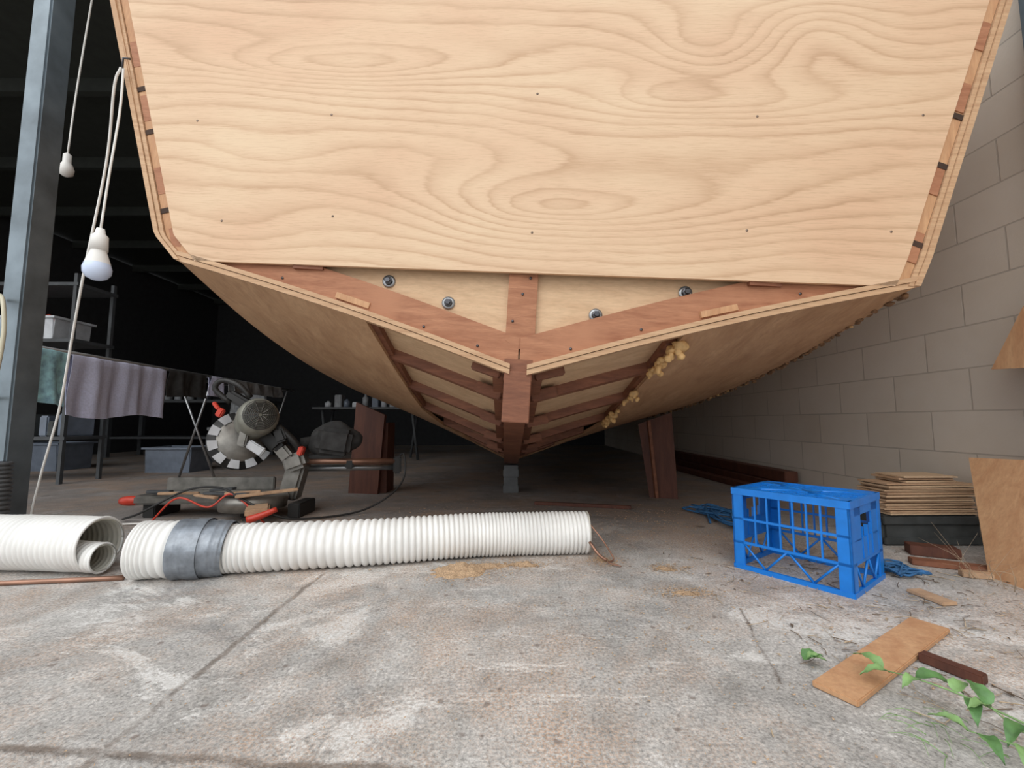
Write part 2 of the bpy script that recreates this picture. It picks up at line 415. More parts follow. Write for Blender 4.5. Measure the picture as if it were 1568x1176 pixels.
for j in range(nz):
    q=j*(nx+1); fs.append((q,q+nx+1,q+nx+1+K,q+K)); q+=nx; fs.append((q+nx+1,q,q+K,q+nx+1+K))
me=bpy.data.meshes.new('transom_panel'); me.from_pydata(vs,[],fs); me.update(); me.materials.append(M['panel'])
at=me.attributes.new('grain','FLOAT','POINT'); at.data.foreach_set('value',gr)
o=bpy.data.objects.new('transom_panel',me); COL.objects.link(o); o.parent=boat
# screws
b=MB()
for x,z in((-.765,.96),(-.72,.56),(.01,1.05),(.02,.52),(.76,.55),(.79,.97),(-1.3,.93),(1.23,.56),(1.34,.98),(-1.15,.53)):
    b.lathe((x,1.4785-.067*x,z),(0,-1,0),[(0,.0045),(.0012,.0045),(.0012,0)],10)
b.build('panel_screws','screw',boat)
# corner frame strips
b=MB()
for sd in(-1,1):
    not_=[.52,.80,.98] if sd>0 else [.57,.89,1.07]
    zz=[.375+(1.645-.375)*k/60 for k in range(61)]
    rows=[[(sd*(xo(sd,z)-.078),1.488-.067*sd*xo(sd,z),z) for z in zz],[(sd*(xo(sd,z)-.034),1.488-.067*sd*xo(sd,z),z) for z in zz]]
    b.slab(rows,(0,.06,0),0,False)
    for a0,a1,y0 in((-.032,-.016,1.481),(-.014,.004,1.476)):
        rows=[[(sd*(xo(sd,z)+a0),y0-.067*sd*xo(sd,z),z) for z in zz],[(sd*(xo(sd,z)+a1),y0-.067*sd*xo(sd,z),z) for z in zz]]
        b.slab(rows,(0,.06,0),1,False)
    for z in not_: b.box((sd*(xo(sd,z)-.050),1.489-.067*sd*xo(sd,z),z),(.036,.008,.020),2,(0,sd*.30,0))
    for z in (.48,.72,1.02,1.25): b.box((sd*(xo(sd,z+.03*sd)-.054),1.488-.067*sd*xo(sd,z),z+.03*sd),(.034,.006,.11),3,(0,sd*.295,0))
b.build('transom_side_frame',['orange','plyedge','notch','redX'],boat)
# foam
b=MB()
for Y,dx,r in((1.575,.02,.024),(1.59,.0,.020),(1.66,-.01,.013),(1.72,.01,.020),(1.76,-.01,.016),(1.80,-.01,.012),(2.04,.0,.018),(2.1,.0,.012),(2.14,-.01,.014),(2.33,0,.013),(2.42,0,.020),(2.48,-.01,.017),(2.55,.0,.020),(2.62,0,.013)):
    x=eY(Y)+dx-.01; p=bp(x,Y,-.010); b.blob(p,(r*1.1,r*1.3,r*.9),0,.7,45,16)
    for q in range(1+int(r>.016)):
        b.blob((p[0]+U(-.014,.014),p[1]+U(-.01,.01),p[2]-r*(.8+.8*q)),(r*.62,r*.62,r*(.9-.25*q)),0,.7,50,12)
b.build('expanding_foam_drips','foam',boat)
b=MB()
for i in range(130):
    Y=1.53+i*.02+U(-.01,.01); c=itp(CX,Y); b.blob((c+U(-.018,.006),ysh(c,Y),bz(c,Y)+U(-.012,.004)),(U(.006,.012),U(.01,.020),U(.005,.011)),int(R()<.08),.7,60,8)
b.build('chine_glue_squeeze_out',['foamd','foam'],boat)

# ------------------------------------------------------------------ props
b=MB(); b.prism([(1.0,3.17,0),(1.18,3.10,0),(1.155,3.10,.615),(.93,3.17,.53)],(.02,.05,0)); b.box((1.02,3.14,.28),(.02,.03,.56),1,(0,-.08,0)); b.build('hull_prop_board',['redd','red'])
b=MB(); b.prism([(-1.26,3.35,0),(-1.02,3.30,0),(-.98,3.30,.60),(-1.22,3.35,.70)],(.0,.05,0)); b.box((-1.0,3.46,.27),(.06,.2,.54),0); b.build('hull_prop_board.001','redd')
b=MB(); b.box((-.01,3.42,.03),(.12,.12,.06),0,bev=.004); b.box((-.01,3.42,.09),(.11,.12,.06),0,bev=.004); b.box((-.008,3.42,.15),(.12,.11,.06),0,bev=.004);b.box((-.008,3.42,.195),(.11,.11,.03),0,bev=.003); b.build('keel_block','grey')

# steel posts
b=MB(); b.box((-2.44,2.1,1.72),(.10,.12,3.42),0,bev=.008); b.box((-2.44,2.1,.006),(.18,.18,.012)); b.build('steel_post','steel')
b=MB(); b.box((2.12,1.605,1.6),(.05,.05,3.2),0,bev=.006); b.box((2.12,1.605,2.6),(.055,.07,.03)); b.build('downpipe','steel')
b=MB(); b.sweep([(-2.47,2.03,1.14),(-2.36,1.93,1.13),(-2.26,1.86,1.08),(-2.23,1.85,.95),(-2.24,1.85,.78),(-2.32,1.9,.68),(-2.47,2.03,.66)],.008,8,0,True,40); b.build('hanging_hose_loop','cream')

# ------------------------------------------------------------------ ducts
def corr(b,path,r,pitch,amp,mi=0,seg=40,sub=5,mi_in=None,sag=0):
    P=cr(path,60); L=sum((P[i+1]-P[i]).length for i in range(60)); n=int(L/pitch)*sub
    P=cr(path,n)
    def rf(t):
        k=t*n/sub; return r+amp*(abs(math.sin(math.pi*k))**.7-.5)+.002*noise.noise(Vector((k*.3,0,0)))
    b.sweep(P,rf,seg,mi,False)
    if mi_in is not None: b.sweep(P,lambda t:rf(t)-.004,seg,mi_in,False)
    return P
e=empty('flexible_duct')
b=MB(); Pd=corr(b,[(-1.14,1.595,.087),(-1.0,1.625,.086),(-.55,1.71,.084),(-.2,1.80,.085),(.05,1.84,.083),(.315,1.86,.083)],.0825,.0185,.009,0,40,6,1)
b.build('corrugated_hose',['duct','ductin'],e)
b=MB(); corr(b,[(-1.32,1.555,.099),(-1.25,1.57,.097),(-1.10,1.60,.092)],.094,.022,.007,0,40,6,1); b.build('hose_cuff',['duct','ductin'],e)
b=MB()
P=cr([(-1.19,1.577,.096),(-1.13,1.59,.094),(-1.07,1.603,.092),(-1.03,1.613,.089)],30)
b.sweep(P,lambda t:.1035-.009*t+.0010*math.sin(t*31)+.0008*math.sin(t*67),44,0,False)
b.sweep(P[8:16],lambda t:.1045,44,0,False)
b.build('tape_wrap','tape',e)
b=MB(); b.sweep([(.318,1.862,.084),(.322,1.862,.084)],.084,40,0); b.sweep([(.32,1.80,.13),(.36,1.76,.08),(.40,1.74,.012),(.37,1.70,.01),(.41,1.66,.008)],.003,6,1,True,20); b.sweep([(.31,1.76,.07),(.34,1.73,.03),(.37,1.72,.01)],.006,6,1,True,8)
b.build('hose_end',['ductin','copper'],e)
b=MB(); corr(b,[(-2.75,1.66,.102),(-2.3,1.655,.101),(-1.9,1.65,.101),(-1.515,1.62,.101)],.094,.023,.008,0,40,6,1)
b.sweep([(-1.517,1.62+.094*math.cos(a),.101+.094*math.sin(a)) for a in [2*math.pi*i/40 for i in range(41)]],.005,8,0)
P=corr(b,[(-2.1,1.66,.065),(-1.8,1.65,.064),(-1.47,1.585,.062)],.050,.018,.005,0,32,5,1)
b.sweep([(-1.472,1.585+.050*math.cos(a),.062+.050*math.sin(a)) for a in [2*math.pi*i/40 for i in range(41)]],.004,8,0)
b.build('flexible_duct.001',['duct','ductin'])
b=MB(); corr(b,[(-2.30,1.93,.002),(-2.30,1.93,.2),(-2.305,1.93,.37)],.052,.02,.012,0,28,6,0); b.build('drainage_pipe_coil','grey')
b=MB(); b.sweep([(-2.4,1.40,.009),(-1.9,1.465,.009),(-1.35,1.54,.009)],.008,10,0,True,10); b.build('copper_pipe','copper')

# ------------------------------------------------------------------ lamps/cords
e=empty('pendant_bulb')
b=MB(); c=(-1.565,1.57,1.085)
b.lathe(c,(0,0,1),[(-.005,0),(-.004,.015),(.004,.03),(.02,.041),(.04,.043),(.058,.038)],24,1)
b.lathe(c,(0,0,1),[(.058,.038),(.085,.030),(.105,.024),(.11,.024),(.11,.027),(.165,.025),(.175,.016),(.195,.012),(.195,.0)],24,0)
b.build('bulb_and_holder',['white','lens'],e)
b=MB(); b.sweep([(-1.565,1.57,1.275),(-1.55,1.57,1.5),(-1.53,1.57,1.75),(-1.525,1.565,1.91),(-1.525,1.565,1.93)],.0040,8,0,True,16); b.build('cord','white',e)
b=MB(); b.sweep([(-1.53,1.56,1.93),(-1.565,1.575,1.86),(-1.645,1.65,1.593),(-1.748,1.70,1.148),(-1.879,1.8,.869),(-2.009,1.9,.594),(-2.172,2.0,.296),(-2.25,2.05,.079),(-2.25,2.12,.008),(-2.1,2.3,.008),(-1.9,2.35,.008)],.0048,8,0,True,60)
b.sweep([(-1.525,1.56,1.93),(-1.515,1.55,1.96),(-1.50,1.565,1.97)],.004,6,1); b.build('extension_cord',['white','bolt'])
e=empty('pendant_bulb.001')
b=MB(); c=(-2.68,2.45,2.02); b.lathe(c,(0,0,1),[(-.005,0),(-.004,.012),(.01,.032),(.04,.036),(.07,.026),(.08,.02),(.13,.02),(.14,.008),(.15,0)],20,0)
b.sweep([(-2.68,2.45,2.16),(-2.66,2.45,2.6),(-2.55,2.4,3.35)],.005,6,0,True,12); b.build('bulb_and_cord','white',e)

# ------------------------------------------------------------------ towels on rail
e=empty('folding_clothes_rack')
b=MB()
for dx in(0,.35): b.sweep([(-2.78-dx,2.30,.985),(-3.12-dx,6.1,.985)],.014,8)
for Y in(2.40,4.2,5.9):
    xx=-2.78-.34*(Y-2.35)/3.75
    b.sweep([(xx,Y,.985),(xx-.35,Y+.1,.0)],.011,8); b.sweep([(xx-.35,Y,.985),(xx,Y+.1,.0)],.011,8); b.sweep([(xx,Y,.985),(xx-.35,Y,.985)],.009,8)
b.build('rack_frame','galv',e)
def towel(name,Y0,Y1,h1,h2,mat,par,ph=0):
    b=MB(); rows=[]
    n=34
    for i in range(n+1):
        Y=Y0+(Y1-Y0)*i/n; xr=-2.78-.34*(Y-2.35)/3.75; row=[]
        for j in range(17):
            s=j/16; 
            w=.020*math.sin(Y*22+ph+s*2)+.010*math.sin(Y*51+ph)
            if s<.55: d=(.55-s)/.55; row.append((xr+.02+w*min(1,d*1.4+.15),Y+.01*math.sin(d*5+ph),1.003-h1*d*(1+.04*math.sin(Y*9+ph))))
            else: d=(s-.55)/.45; row.append((xr-.02-w*d*.8,Y,1.003-h2*d))
        rows.append(row)
    b.slab(rows,(.004,0,.003)); return b.build(name,mat,par)
towel('towel_lavender',2.69,3.52,.42,.35,'lav',e,.4)
towel('towel_blue',2.32,2.67,.35,.3,'blt',e,2)
towel('rag_pale',4.15,4.32,.20,.2,'lav',e,1)
towel('rag_grey',4.5,5.7,.14,.14,'cloth',e,3)
towel('rag_dark',3.56,4.05,.24,.2,'bag',e,1.3)

# ------------------------------------------------------------------ mitre saw
e=empty('sliding_mitre_saw')
b=MB()
b.box((-1.80,2.58,.105),(.70,.20,.05),0,(0,0,.06),.01)
b.box((-1.80,2.70,.165),(.64,.03,.08),0,(0,0,.06),.006)
b.lathe((-1.48,2.50,.06),(0,0,1),[(0,0),(0,.17),(.05,.18),(.075,.17),(.075,0)],36,0)
b.box((-1.36,2.34,.085),(.11,.26,.04),2,(0,0,.5),.01)
for x in(-2.08,-1.52,-1.25): b.box((x,2.6,.04),(.07,.2,.08),1,bev=.005)
for k in range(9): b.box((U(-2.0,-1.3),U(2.36,2.5),.14+U(0,.025)),(U(.12,.3),U(.02,.04),.014),2+(k%2),(U(-.05,.05),U(-.1,.1),U(-.5,.5)),.003)
b.build('base_and_fence',['alu','black','board','dgrey'],e)
b=MB()
b.sweep([(-2.22,2.48,.10),(-2.17,2.48,.10),(-2.10,2.50,.10)],lambda t:.020+.008*math.sin(t*3.1),12,0,True,8)
b.sweep([(-1.33,2.20,.055),(-1.27,2.22,.075),(-1.21,2.25,.10)],lambda t:.020-.007*t,12,0,True,8)
b.box((-1.66,2.44,.60),(.035,.03,.05),0,(0,.5,0),.006); b.box((-1.22,2.5,.38),(.03,.04,.05),0,(0,.3,0),.005); b.box((-1.70,2.46,.64),(.05,.02,.02),0,(0,.9,0),.004)
b.build('red_handles','redp',e)
b=MB()
b.box((-1.33,2.66,.20),(.11,.10,.24),0,(0,.25,0),.015)
b.box((-1.30,2.62,.31),(.13,.12,.10),0,(0,-.35,0),.02)
b.sweep([(-1.32,2.62,.31),(-1.0,2.72,.30),(-.76,2.80,.295)],.018,12,1); b.sweep([(-1.32,2.68,.26),(-1.0,2.78,.255),(-.76,2.86,.25)],.018,12,3)
b.box((-.75,2.83,.27),(.05,.10,.11),2,(0,0,.3),.01)
b.box((-1.02,2.72,.285),(.05,.05,.06),2,(0,0,.3),.008); b.box((-1.15,2.68,.335),(.2,.05,.025),2,(0,0,.3),.006)
b.build('slide_rails',['alu','copper','black','galv'],e)
b=MB()  # head
ax=Vector((.62,-.75,.22)).normalized()
C0=Vector((-1.60,2.55,.44))
b.lathe(C0,ax,[(0,.05),(0,.125),(.004,.128),(.008,.125),(.008,.0)],48,4)
b.lathe(C0,ax,[(-.03,0),(-.03,.172),(-.004,.172),(-.004,.05)],48,2)
A=ax.cross(Vector((0,0,1))).normalized(); B=ax.cross(A)
for k in range(11):
    t=2*math.pi*k/11; vs=[]
    for q in range(4):
        tt=t+.36*q/3
        for rr in(.122,.170): vs.append(C0+ax*.012+A*(rr*math.cos(tt))+B*(rr*math.sin(tt)))
    b.add(vs,[(2*q,2*q+1,2*q+3,2*q+2) for q in range(3)],5)
C1=Vector((-1.49,2.50,.56))
b.lathe(C1,ax,[(-.08,.10),(.04,.108),(.09,.104),(.115,.084),(.12,.0)],32,3)
for k in range(9): b.lathe(C1+ax*(.120-.0*k),ax,[(0,.086-.009*k),(.004,.086-.009*k),(.004,.082-.009*k)],28,2)
for k in range(10):
    t=2*math.pi*k/10; d=A*math.cos(t)+B*math.sin(t); b.sweep([C1+ax*.122+d*.015,C1+ax*.120+d*.088],.003,5,4)
b.box((-1.60,2.56,.66),(.20,.09,.06),2,(0,.55,.2),.02)
b.sweep([(-1.66,2.52,.66),(-1.74,2.50,.74),(-1.70,2.50,.79),(-1.60,2.50,.76),(-1.54,2.52,.69)],.016,10,2,True,16)
b.box((-1.42,2.56,.45),(.16,.09,.10),2,(0,.8,0),.02); b.box((-1.37,2.58,.38),(.14,.08,.07),4,(0,.9,.2),.015); b.box((-1.46,2.46,.40),(.10,.03,.05),5,(0,.6,.2),.008)
b.box((-1.52,2.44,.455),(.05,.03,.09),4,(0,.2,0),.008); b.box((-1.34,2.5,.47),(.06,.05,.08),2,(0,-.4,0),.01)
b.sweep([(-1.36,2.5,.52),(-1.28,2.52,.44),(-1.24,2.56,.36)],.02,10,2,True,8)
b.build('saw_head',['white','black','black','yel','alu','wtub'],e)
b=MB(); b.blob((-1.13,2.72,.44),(.17,.10,.11),0,.35,9,24); b.box((-1.09,2.66,.43),(.2,.12,.16),0,(0,.15,.2),.04); b.sweep([(-1.3,2.66,.42),(-1.24,2.68,.43)],.03,10); b.build('dust_bag','bag',e)
b=MB(); b.sweep([(-.75,2.82,.31),(-.70,2.80,.34),(-.69,2.78,.20),(-.75,2.7,.10),(-.9,2.6,.02),(-1.1,2.45,.012),(-1.25,2.35,.04),(-1.45,2.33,.14),(-1.6,2.38,.19),(-1.8,2.4,.17),(-2.0,2.36,.06),(-2.15,2.42,.012)],.006,7,0,True,60)
b.sweep([(-1.9,2.3,.02),(-1.75,2.28,.15),(-1.6,2.3,.10),(-1.5,2.34,.16),(-1.3,2.3,.02)],.005,7,1,True,40); b.build('power_lead',['black','redp'],e)

# ------------------------------------------------------------------ shed contents
def tub(name,c,w,d,h,mat='bin',fill=None,par=None):
    b=MB(); x,y,z=c; t=.01
    for sx in(-1,1):
        b.box((x+sx*w/2,y,z+h/2),(t,d,h),0,(0,sx*.06,0),.003); b.box((x,y+sx*d/2,z+h/2),(w,t,h),0,(-sx*.06,0,0),.003)
    b.box((x,y,z+.006),(w,d,.012),0); b.box((x,y+d/2+.015,z+h),(w+.06,.03,.02),0); b.box((x,y-d/2-.015,z+h),(w+.06,.03,.02),0); b.box((x-w/2-.015,y,z+h),(.03,d,.02),0); b.box((x+w/2+.015,y,z+h),(.03,d,.02),0)
    if fill:
        for k in range(7): b.blob((x+U(-w,w)*.35,y+U(-d,d)*.3,z+h*.95),(w*.16,d*.2,h*.35),1+k%2,.4,12,10)
    return b.build(name,[mat,'redp','dgrey'],par)
tub('storage_tub',(-3.72,4.85,0),.48,.35,.26)
tub('storage_tub.001',(-5.3,5.0,0),.5,.4,.3)
b=MB()
b.box((-5.1,6.9,.86),(2.4,.7,.04),0)
for x in(-6.2,-4.0):
    for y in(6.6,7.2): b.box((x,y,.42),(.06,.06,.84),0)
b.box((-5.1,6.9,.3),(2.2,.6,.03),0)
for k in range(12):
    x=U(-6.1,-4.1); h=U(.1,.3); b.lathe((x,6.75+U(0,.25),.88),(0,0,1),[(0,0),(0,.05),(h*.7,.05),(h*.8,.02),(h,.02),(h,0)],12,k%3)
b.build('workbench',['dgrey','cloth','wtub'])
e=empty('shelving_unit')
b=MB()
for z in(.4,1.28,1.8): b.box((-4.4,4.0,z),(.9,.4,.03),0)
for x in(-4.82,-3.98):
    for y in(3.82,4.18): b.box((x,y,.95),(.03,.03,1.9),0)
for k in range(8): h=U(.12,.25); b.box((-4.75+k*.1,4.0,.415+h/2),(.07,.25,h),1+k%2,(0,0,U(-.2,.2)),.01)
b.build('shelf_frame',['dgrey','darkbox','bin'],e)
tub('shelf_tub',(-4.45,4.0,1.296),.56,.34,.2,'wtub',True,e)
# second trestle table further back with oddments
e=empty('trestle_table')
b=MB()
b.box((-2.1,6.4,.74),(1.5,.6,.03),0)
for x in(-2.75,-1.45):
    for y in(6.2,6.6): b.sweep([(x,y,.73),(x+(.1 if y<6.4 else -.1),y,0)],.02,8,0)
for k in range(10):
    h=U(.08,.26); x=-2.75+k*.14
    if k%2: b.box((x,6.4+U(-.1,.1),.755+h/2),(U(.06,.12),.12,h),1+k%3,(0,0,U(-.4,.4)),.01)
    else: b.lathe((x,6.4,.755),(0,0,1),[(0,0),(0,.045),(h*.75,.045),(h*.85,.018),(h,.018),(h,0)],14,1+k%3)
b.build('table_and_oddments',['dgrey','wtub','cloth','bin'],e)
b=MB(); b.box((-3.9,6.1,.45),(.5,.5,.04),0)
for x in(-4.1,-3.7):
    for y in(5.9,6.3): b.box((x,y,.215),(.04,.04,.43),0)
b.box((-3.9,6.33,.8),(.5,.03,.35),0,(-.15,0,0),.01)
for x in(-4.1,-3.7): b.box((x,6.32,.64),(.035,.035,.42),0)
b.build('workshop_chair','cloth')

# ------------------------------------------------------------------ milk crate
L,W,H=.371,.315,.297
cr_e=empty('milk_crate',(.845,1.678,0),(0,0,math.atan2(-.806,.593)))
b=MB(); t=.008
for (cx_,cy_) in((0,0),(L,0),(0,W),(L,W)):
    sx=1 if cx_==0 else -1; sy=1 if cy_==0 else -1
    b.box((cx_+sx*.02,cy_+sy*t/2,H/2),(.04,t,H),0,bev=.002); b.box((cx_+sx*t/2,cy_+sy*.02,H/2),(t,.04,H),0,bev=.002)
b.build('corner_posts','blue',cr_e)
b=MB()
for z,h in((H-.012,.024),(.008,.016),(.185,.008),(.098,.009)):
    for y in(t/2,W-t/2): b.box((L/2,y,z),(L,t+ (.004 if h>.012 else 0),h),0)
for z,h in((H-.012,.024),(.008,.016),(.098,.009)):
    for x in(t/2,L-t/2): b.box((x,W/2,z),(t+(.004 if h>.012 else 0),W,h),0)
b.build('rims','blue',cr_e)
b=MB()
for i in range(1,7):
    x=.04+(L-.08)*i/7
    for y in(t/2,W-t/2): b.box((x,y,.185),(.0055,.006,.18),0)
def diag(p,q,w=.008):
    p=Vector(p);q=Vector(q); b.sweep([p,q],w/2,6)
n=4
for y in(t/2,W-t/2):
    xs=[.035+(L-.07)*i/n for i in range(n+1)]
    for i in range(n): 
        za,zb=(.098,.016) if i%2==0 else (.016,.098); diag((xs[i],y,za),(xs[i+1],y,zb))
for x in(t/2,L-t/2):
    ys=[.035+(W-.07)*i/n for i in range(n+1)]
    for i in range(n):
        za,zb=(.098,.016) if i%2==0 else (.016,.098); diag((x,ys[i],za),(x,ys[i+1],zb))
    b.box((x,W/2,.135),(.006,W,.07),0); b.box((x,.05,.22),(.006,.10,.11),0); b.box((x,W-.05,.22),(.006,.10,.11),0); b.box((x,W/2,.26),(.006,W,.03),0)
    for yy in(.11,.16,.21): b.box((x,yy,.155),(.011,.006,.10),0)
b.build('side_bars','blue',cr_e)
b=MB()
for i in range(1,10): b.box((L*i/10,W/2,H-.010),(.008,W,.010),0)
for i in range(1,9): b.box((L/2,W*i/9,H-.009),(L,.008,.010),0)
for cx_,cy_ in((.04,.04),(L-.04,.04),(.04,W-.04),(L-.04,W-.04)): b.box((cx_,cy_,H-.006),(.08,.08,.010),0)
b.box((L/2,W/2,H-.006),(.11,.06,.01),0)
for k in range(4): diag((L/2,W/2,H-.006),((.04,L-.04)[k%2],(.04,W-.04)[k//2],H-.006),.014)
b.build('base_grid','blue',cr_e)

# ------------------------------------------------------------------ ropes
def tangle(name,c,rx,ry,n,r,mat):
    b=MB()
    for k in range(n):
        pts=[(c[0]+rx*math.cos(a*1.7+k)*U(.5,1),c[1]+ry*math.sin(a*1.3+k*2)*U(.5,1),c[2]+r+U(0,.03)) for a in range(9)]
        b.sweep(pts,r,6,0,True,60)
    return b.build(name,mat)
tangle('blue_rope_tangle',(1.22,2.45,0),.17,.35,5,.006,'rope')
tangle('blue_rope_tangle.001',(1.40,1.60,0),.07,.08,4,.004,'rope')

# ------------------------------------------------------------------ timber offcuts
b=MB(); b.box((1.88,2.07,.065),(.44,.22,.13),0,bev=.012); b.box((1.88,1.955,.11),(.45,.012,.035),0,bev=.003); b.box((1.88,1.955,.02),(.45,.012,.03),0,bev=.003); b.build('timber_box','darkbox')
b=MB(); z=.132
for i in range(17):
    h=U(.008,.011); w_=.41+U(-.03,.02)-(.012*i if i>13 else 0); b.box((1.885+U(-.010,.010),2.04+U(-.010,.010),z+h/2),(w_,.16,h*.8),i%2,(0,U(-.008,.008),U(-.04,.04))); z+=h+.001
b.build('plywood_offcut_stack',['ply','board'])
b=MB()
b.slab([[(1.695,1.575,0.0),(1.90,1.80,.40)],[(1.64,1.0,.0),(1.90,1.25,.42)]],(.012,-.002,-.0),0,False); b.build('leaning_plywood_sheet','orange')
b=MB(); b.prism([(1.99,1.765,.765),(2.02,1.66,1.0),(2.07,1.1,1.55),(1.95,1.0,0),(1.95,1.56,0),(1.99,1.61,.755)],(.012,0,0)); b.build('leaning_plywood_sheet.001','orange')
b=MB(); b.box((2.04,4.6,.05),(.14,3.2,.09),0,bev=.004); b.box((2.06,4.7,.14),(.10,3.0,.08),1,bev=.004); b.box((1.90,4.3,.025),(.09,2.4,.045),1,(0,0,.04),.004); b.build('timber_lengths',['redd','redd'])
def plank(name,p,q,w,h,mat,z=0,tilt=0):
    p=Vector((*p,0));q=Vector((*q,0)); d=q-p
    b=MB(); b.box(((p.x+q.x)/2,(p.y+q.y)/2,z+h/2+.001),(d.length,w,h),0,(tilt,0,math.atan2(d.y,d.x)),.002); return b.build(name,mat)
plank('timber_plank',(.645,.907),(1.12,1.20),.080,.012,'orange')
plank('timber_offcut',(.945,1.04),(.99,.945),.028,.02,'redd')
plank('timber_offcut.001',(1.30,1.44),(1.31,1.33),.05,.010,'board')
plank('timber_offcut.002',(1.55,1.72),(1.78,1.60),.05,.02,'red')
plank('timber_offcut.003',(1.66,1.85),(1.80,1.78),.07,.04,'redd')
plank('timber_offcut.004',(1.60,1.58),(1.68,1.55),.03,.02,'board')
plank('timber_batten',(.15,2.9),(.75,2.75),.03,.02,'redd')

# ------------------------------------------------------------------ sawdust, litter
def mound(b,c,rx,ry,h,mi=0):
    n=34;vs=[];fs=[]
    for i in range(n+1):
        for j in range(n+1):
            u=-1+2*i/n;v=-1+2*j/n; p=Vector((c[0]+u*rx,c[1]+v*ry,0)); k=noise.noise(p*9)*.5+noise.noise(p*40)*.45
            d=1-(u*u+v*v)**.5*1.1+k; vs.append((p.x,p.y,max(-.003,h*d*(1+.5*noise.noise(p*60))-.002)))
    for i in range(n):
        for j in range(n): q=i*(n+1)+j; fs.append((q,q+n+1,q+n+2,q+1))
    b.add(vs,fs,mi,True)
def chips(b,c,rx,ry,n,s,mi=0):
    for _ in range(n):
        a=U(0,6.3);r=math.sqrt(R())*(.6+.8*R()); x=c[0]+rx*r*math.cos(a);y=c[1]+ry*r*math.sin(a);t=U(0,6.3);L=s*U(.4,1.4)
        z=.002+U(0,.002); d=Vector((math.cos(t),math.sin(t),0))*L; e2=Vector((-math.sin(t),math.cos(t),0))*L*U(.3,.6); p=Vector((x,y,z))
        b.add([p,p+d,p+d+e2+Vector((0,0,L*.3)),p+e2],[(0,1,2,3)],mi)
b=MB()
for c,rx,ry,h in(((-.19,1.63),.11,.09,.026),((-.08,1.68),.09,.05,.014),((.05,1.70),.07,.03,.012),((.56,1.43),.09,.03,.007),((.575,1.66),.06,.03,.008),((.36,1.75),.05,.05,.008),((-1.6,2.2),.25,.10,.016),((-.85,2.35),.2,.12,.018)):
    mound(b,c,rx,ry,h); chips(b,c,rx*1.4,ry*1.5,420,.005)
chips(b,(.2,1.45),1.0,.5,1700,.004); chips(b,(.8,1.3),.8,.5,900,.005); chips(b,(-.3,2.3),1.2,.6,1500,.007); chips(b,(-.2,.95),.8,.35,900,.003)
chips(b,(.9,2.4),.4,.5,500,.008)
b.build('sawdust_piles','dust')
b=MB()
for i in range(420):
    x=U(.75,1.95)-(.3 if R()<.2 else 0);y=U(.72,1.9); a=U(0,6.3);L=U(.012,.07)
    p=Vector((x,y,.003)); d=Vector((math.cos(a),math.sin(a),0))*L; s_=Vector((-math.sin(a),math.cos(a),0))*L*U(-.10,.10)
    b.sweep([p,p+d*.5+s_+Vector((0,0,U(0,.004))),p+d+Vector((0,0,U(0,.003)))],U(.0005,.0013),4,int(R()<.4),True,4)
for i in range(14):
    x=U(1.60,1.66);y=U(1.42,1.6);p=Vector((x,y,.003)); b.sweep([p,p+Vector((U(-.08,.0),U(-.05,.03),U(.03,.08))),p+Vector((U(-.14,.0),U(-.12,.05),U(.06,.18)))],lambda t:.0010*(1-.8*t),5,0,True,8)
for i in range(60):
    x=U(.6,1.9);y=U(.75,1.9);a=U(0,6.3);L=U(.006,.016);p=Vector((x,y,.003));d=Vector((math.cos(a),math.sin(a),0))*L;s_=Vector((-math.sin(a),math.cos(a),0))*L*.35
    b.add([p-d,p+s_+Vector((0,0,.004)),p+d,p-s_+Vector((0,0,.002))],[(0,1,2),(0,2,3)],int(R()<.5))
b.build('dry_twigs_and_grass',['dry','twig'])

# ------------------------------------------------------------------ weed
def leaf(b,p,dirv,L,w,droop,mi,roll=0):
    L*=.92; w*=.82
    d=Vector(dirv).normalized(); side=d.cross(Vector((0,0,1))).normalized(); up=side.cross(d)
    side=(side*math.cos(roll)+up*math.sin(roll)); n=10; vs=[]
    for i in range(n+1):
        t=i/n; ww=w*(math.sin(math.pi*min(1,t*1.02)**.7)**.9)*(1-.25*t)+.0004 if t<.98 else .0004; c=Vector(p)+d*L*t+up*(L*.12*math.sin(t*math.pi))-Vector((0,0,droop*L*t*t))
        for k in(-1,-.5,0,.5,1): vs.append(c+side*ww*k*.5+up*(abs(k)*ww*.22)+up*.0018*math.sin(t*18+k*3))
    for v in vs:
        if v.z<.003: v.z=.003
    b.add(vs,[(i*5+k,(i+1)*5+k,(i+1)*5+k+1,i*5+k+1) for i in range(n) for k in range(4)],mi,True)
b=MB()
stems=[[(.98,.66,.006),(.90,.74,.03),(.83,.82,.05),(.79,.88,.05),(.765,.93,.04)],[(1.0,.62,.006),(.92,.70,.02),(.86,.76,.03),(.84,.80,.05)],[(1.02,.70,.006),(.99,.76,.03),(.98,.80,.05)],[(1.05,.64,.006),(.97,.69,.015),(.93,.72,.02)],[(.95,.60,.006),(.88,.68,.02),(.82,.73,.03),(.77,.77,.03)]]
for S in stems: b.sweep(S,lambda t:.0024*(1-.6*t),6,1,True,20)
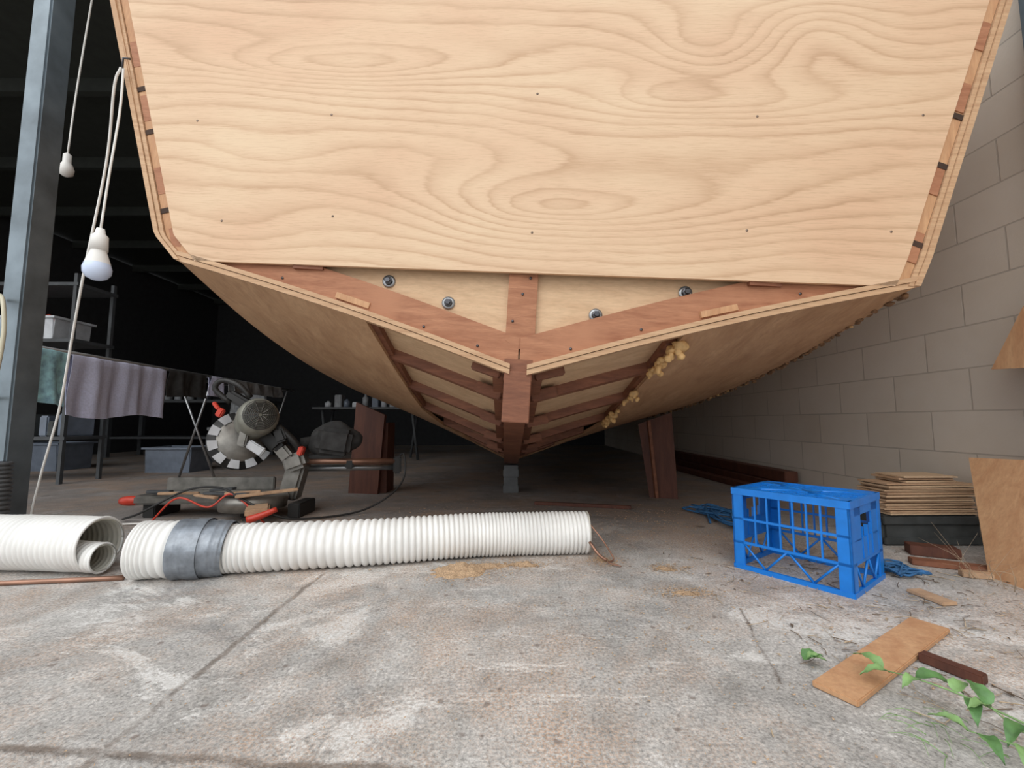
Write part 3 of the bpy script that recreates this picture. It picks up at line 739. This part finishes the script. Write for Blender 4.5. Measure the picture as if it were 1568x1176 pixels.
for p,d,L,w,mi in(((.765,.93,.04),(-.2,1,.15),.07,.040,1),((.77,.92,.04),(-1,.15,0),.06,.032,1),((.79,.885,.05),(.9,-.2,-.1),.085,.048,0),((.79,.88,.05),(-.8,-.3,0),.055,.03,1),
    ((.82,.84,.05),(.9,.4,.2),.055,.035,1),((.83,.82,.05),(-.5,-.6,-.2),.06,.03,0),((.84,.80,.05),(.2,.9,.5),.06,.038,0),((.86,.77,.04),(-.8,-.4,-.1),.07,.034,0),((.88,.76,.04),(.7,.5,.3),.06,.03,1),
    ((.84,.80,.05),(-.7,-.1,.1),.05,.028,1),((.90,.74,.03),(-.3,-.9,-.2),.06,.03,0),((.92,.70,.02),(-1,.0,0),.06,.028,0),((.98,.80,.05),(.2,.8,.3),.06,.035,0),((.98,.79,.05),(-.8,.3,.1),.05,.03,1),((.95,.71,.02),(-.4,-.8,0),.07,.03,0),((.99,.74,.03),(.8,.1,.1),.07,.035,0),((.97,.69,.02),(-.9,.1,.3),.06,.03,0),((1.0,.68,.02),(.3,-.9,.2),.06,.03,1),
    ((.77,.77,.03),(-.6,.6,.2),.055,.03,1),((.78,.76,.03),(-.3,-.8,0),.06,.032,0),((.82,.73,.03),(-.6,-.5,0),.06,.03,1),((.84,.71,.025),(.6,.6,.3),.06,.032,0),((.87,.69,.02),(-.5,-.7,.1),.055,.03,0)):
    leaf(b,p,d,L,w,.15,mi)
leaf(b,(.66,1.02,.012),(1,.1,.2),.055,.045,.1,0); leaf(b,(.665,1.02,.012),(.5,-.3,.2),.045,.04,.1,1)
for i in range(18):
    p=Vector((U(.70,.84),U(.74,.86),.004)); a=U(2.2,5.2); b.sweep([p,p+Vector((math.cos(a)*.03,math.sin(a)*.03,.010)),p+Vector((math.cos(a)*.06,math.sin(a)*.06,.005))],lambda t:.0009*(1-.7*t),5,1,True,6)
b.build('weed_plant',['leaf','leaf2'])

# ------------------------------------------------------------------ light
w=bpy.data.worlds.new('overcast_sky'); scn.world=w; w.use_nodes=True
nt=w.node_tree; bg=nt.nodes['Background']
tc=nt.nodes.new('ShaderNodeTexCoord'); sp=nd(nt,'ShaderNodeSeparateXYZ',{0:tc.outputs['Generated']})
c=ramp(nt,sp.outputs[2],[(0.0,(.76,.79,.82)),(.5,(.95,.98,1.0)),(1,(.90,.95,1.0))]); nt.links.new(c,bg.inputs[0]); bg.inputs[1].default_value=1.5
s=bpy.data.lights.new('sun','SUN'); s.energy=1.05; s.angle=math.radians(50); s.color=(1,.96,.9)
so=bpy.data.objects.new('sun',s); COL.objects.link(so); so.rotation_euler=Vector((.35,1,-1.0)).to_track_quat('-Z','Y').to_euler(); so.location=(0,-4,6)
# ------------------------------------------------------------------ camera
cam=bpy.data.cameras.new('camera'); co=bpy.data.objects.new('camera',cam); COL.objects.link(co)
cam.sensor_width=36; cam.lens=15.04; cam.clip_start=.02; cam.clip_end=200
co.location=(0,0,.55); co.rotation_euler=(math.radians(95),0,0)
scn.camera=co
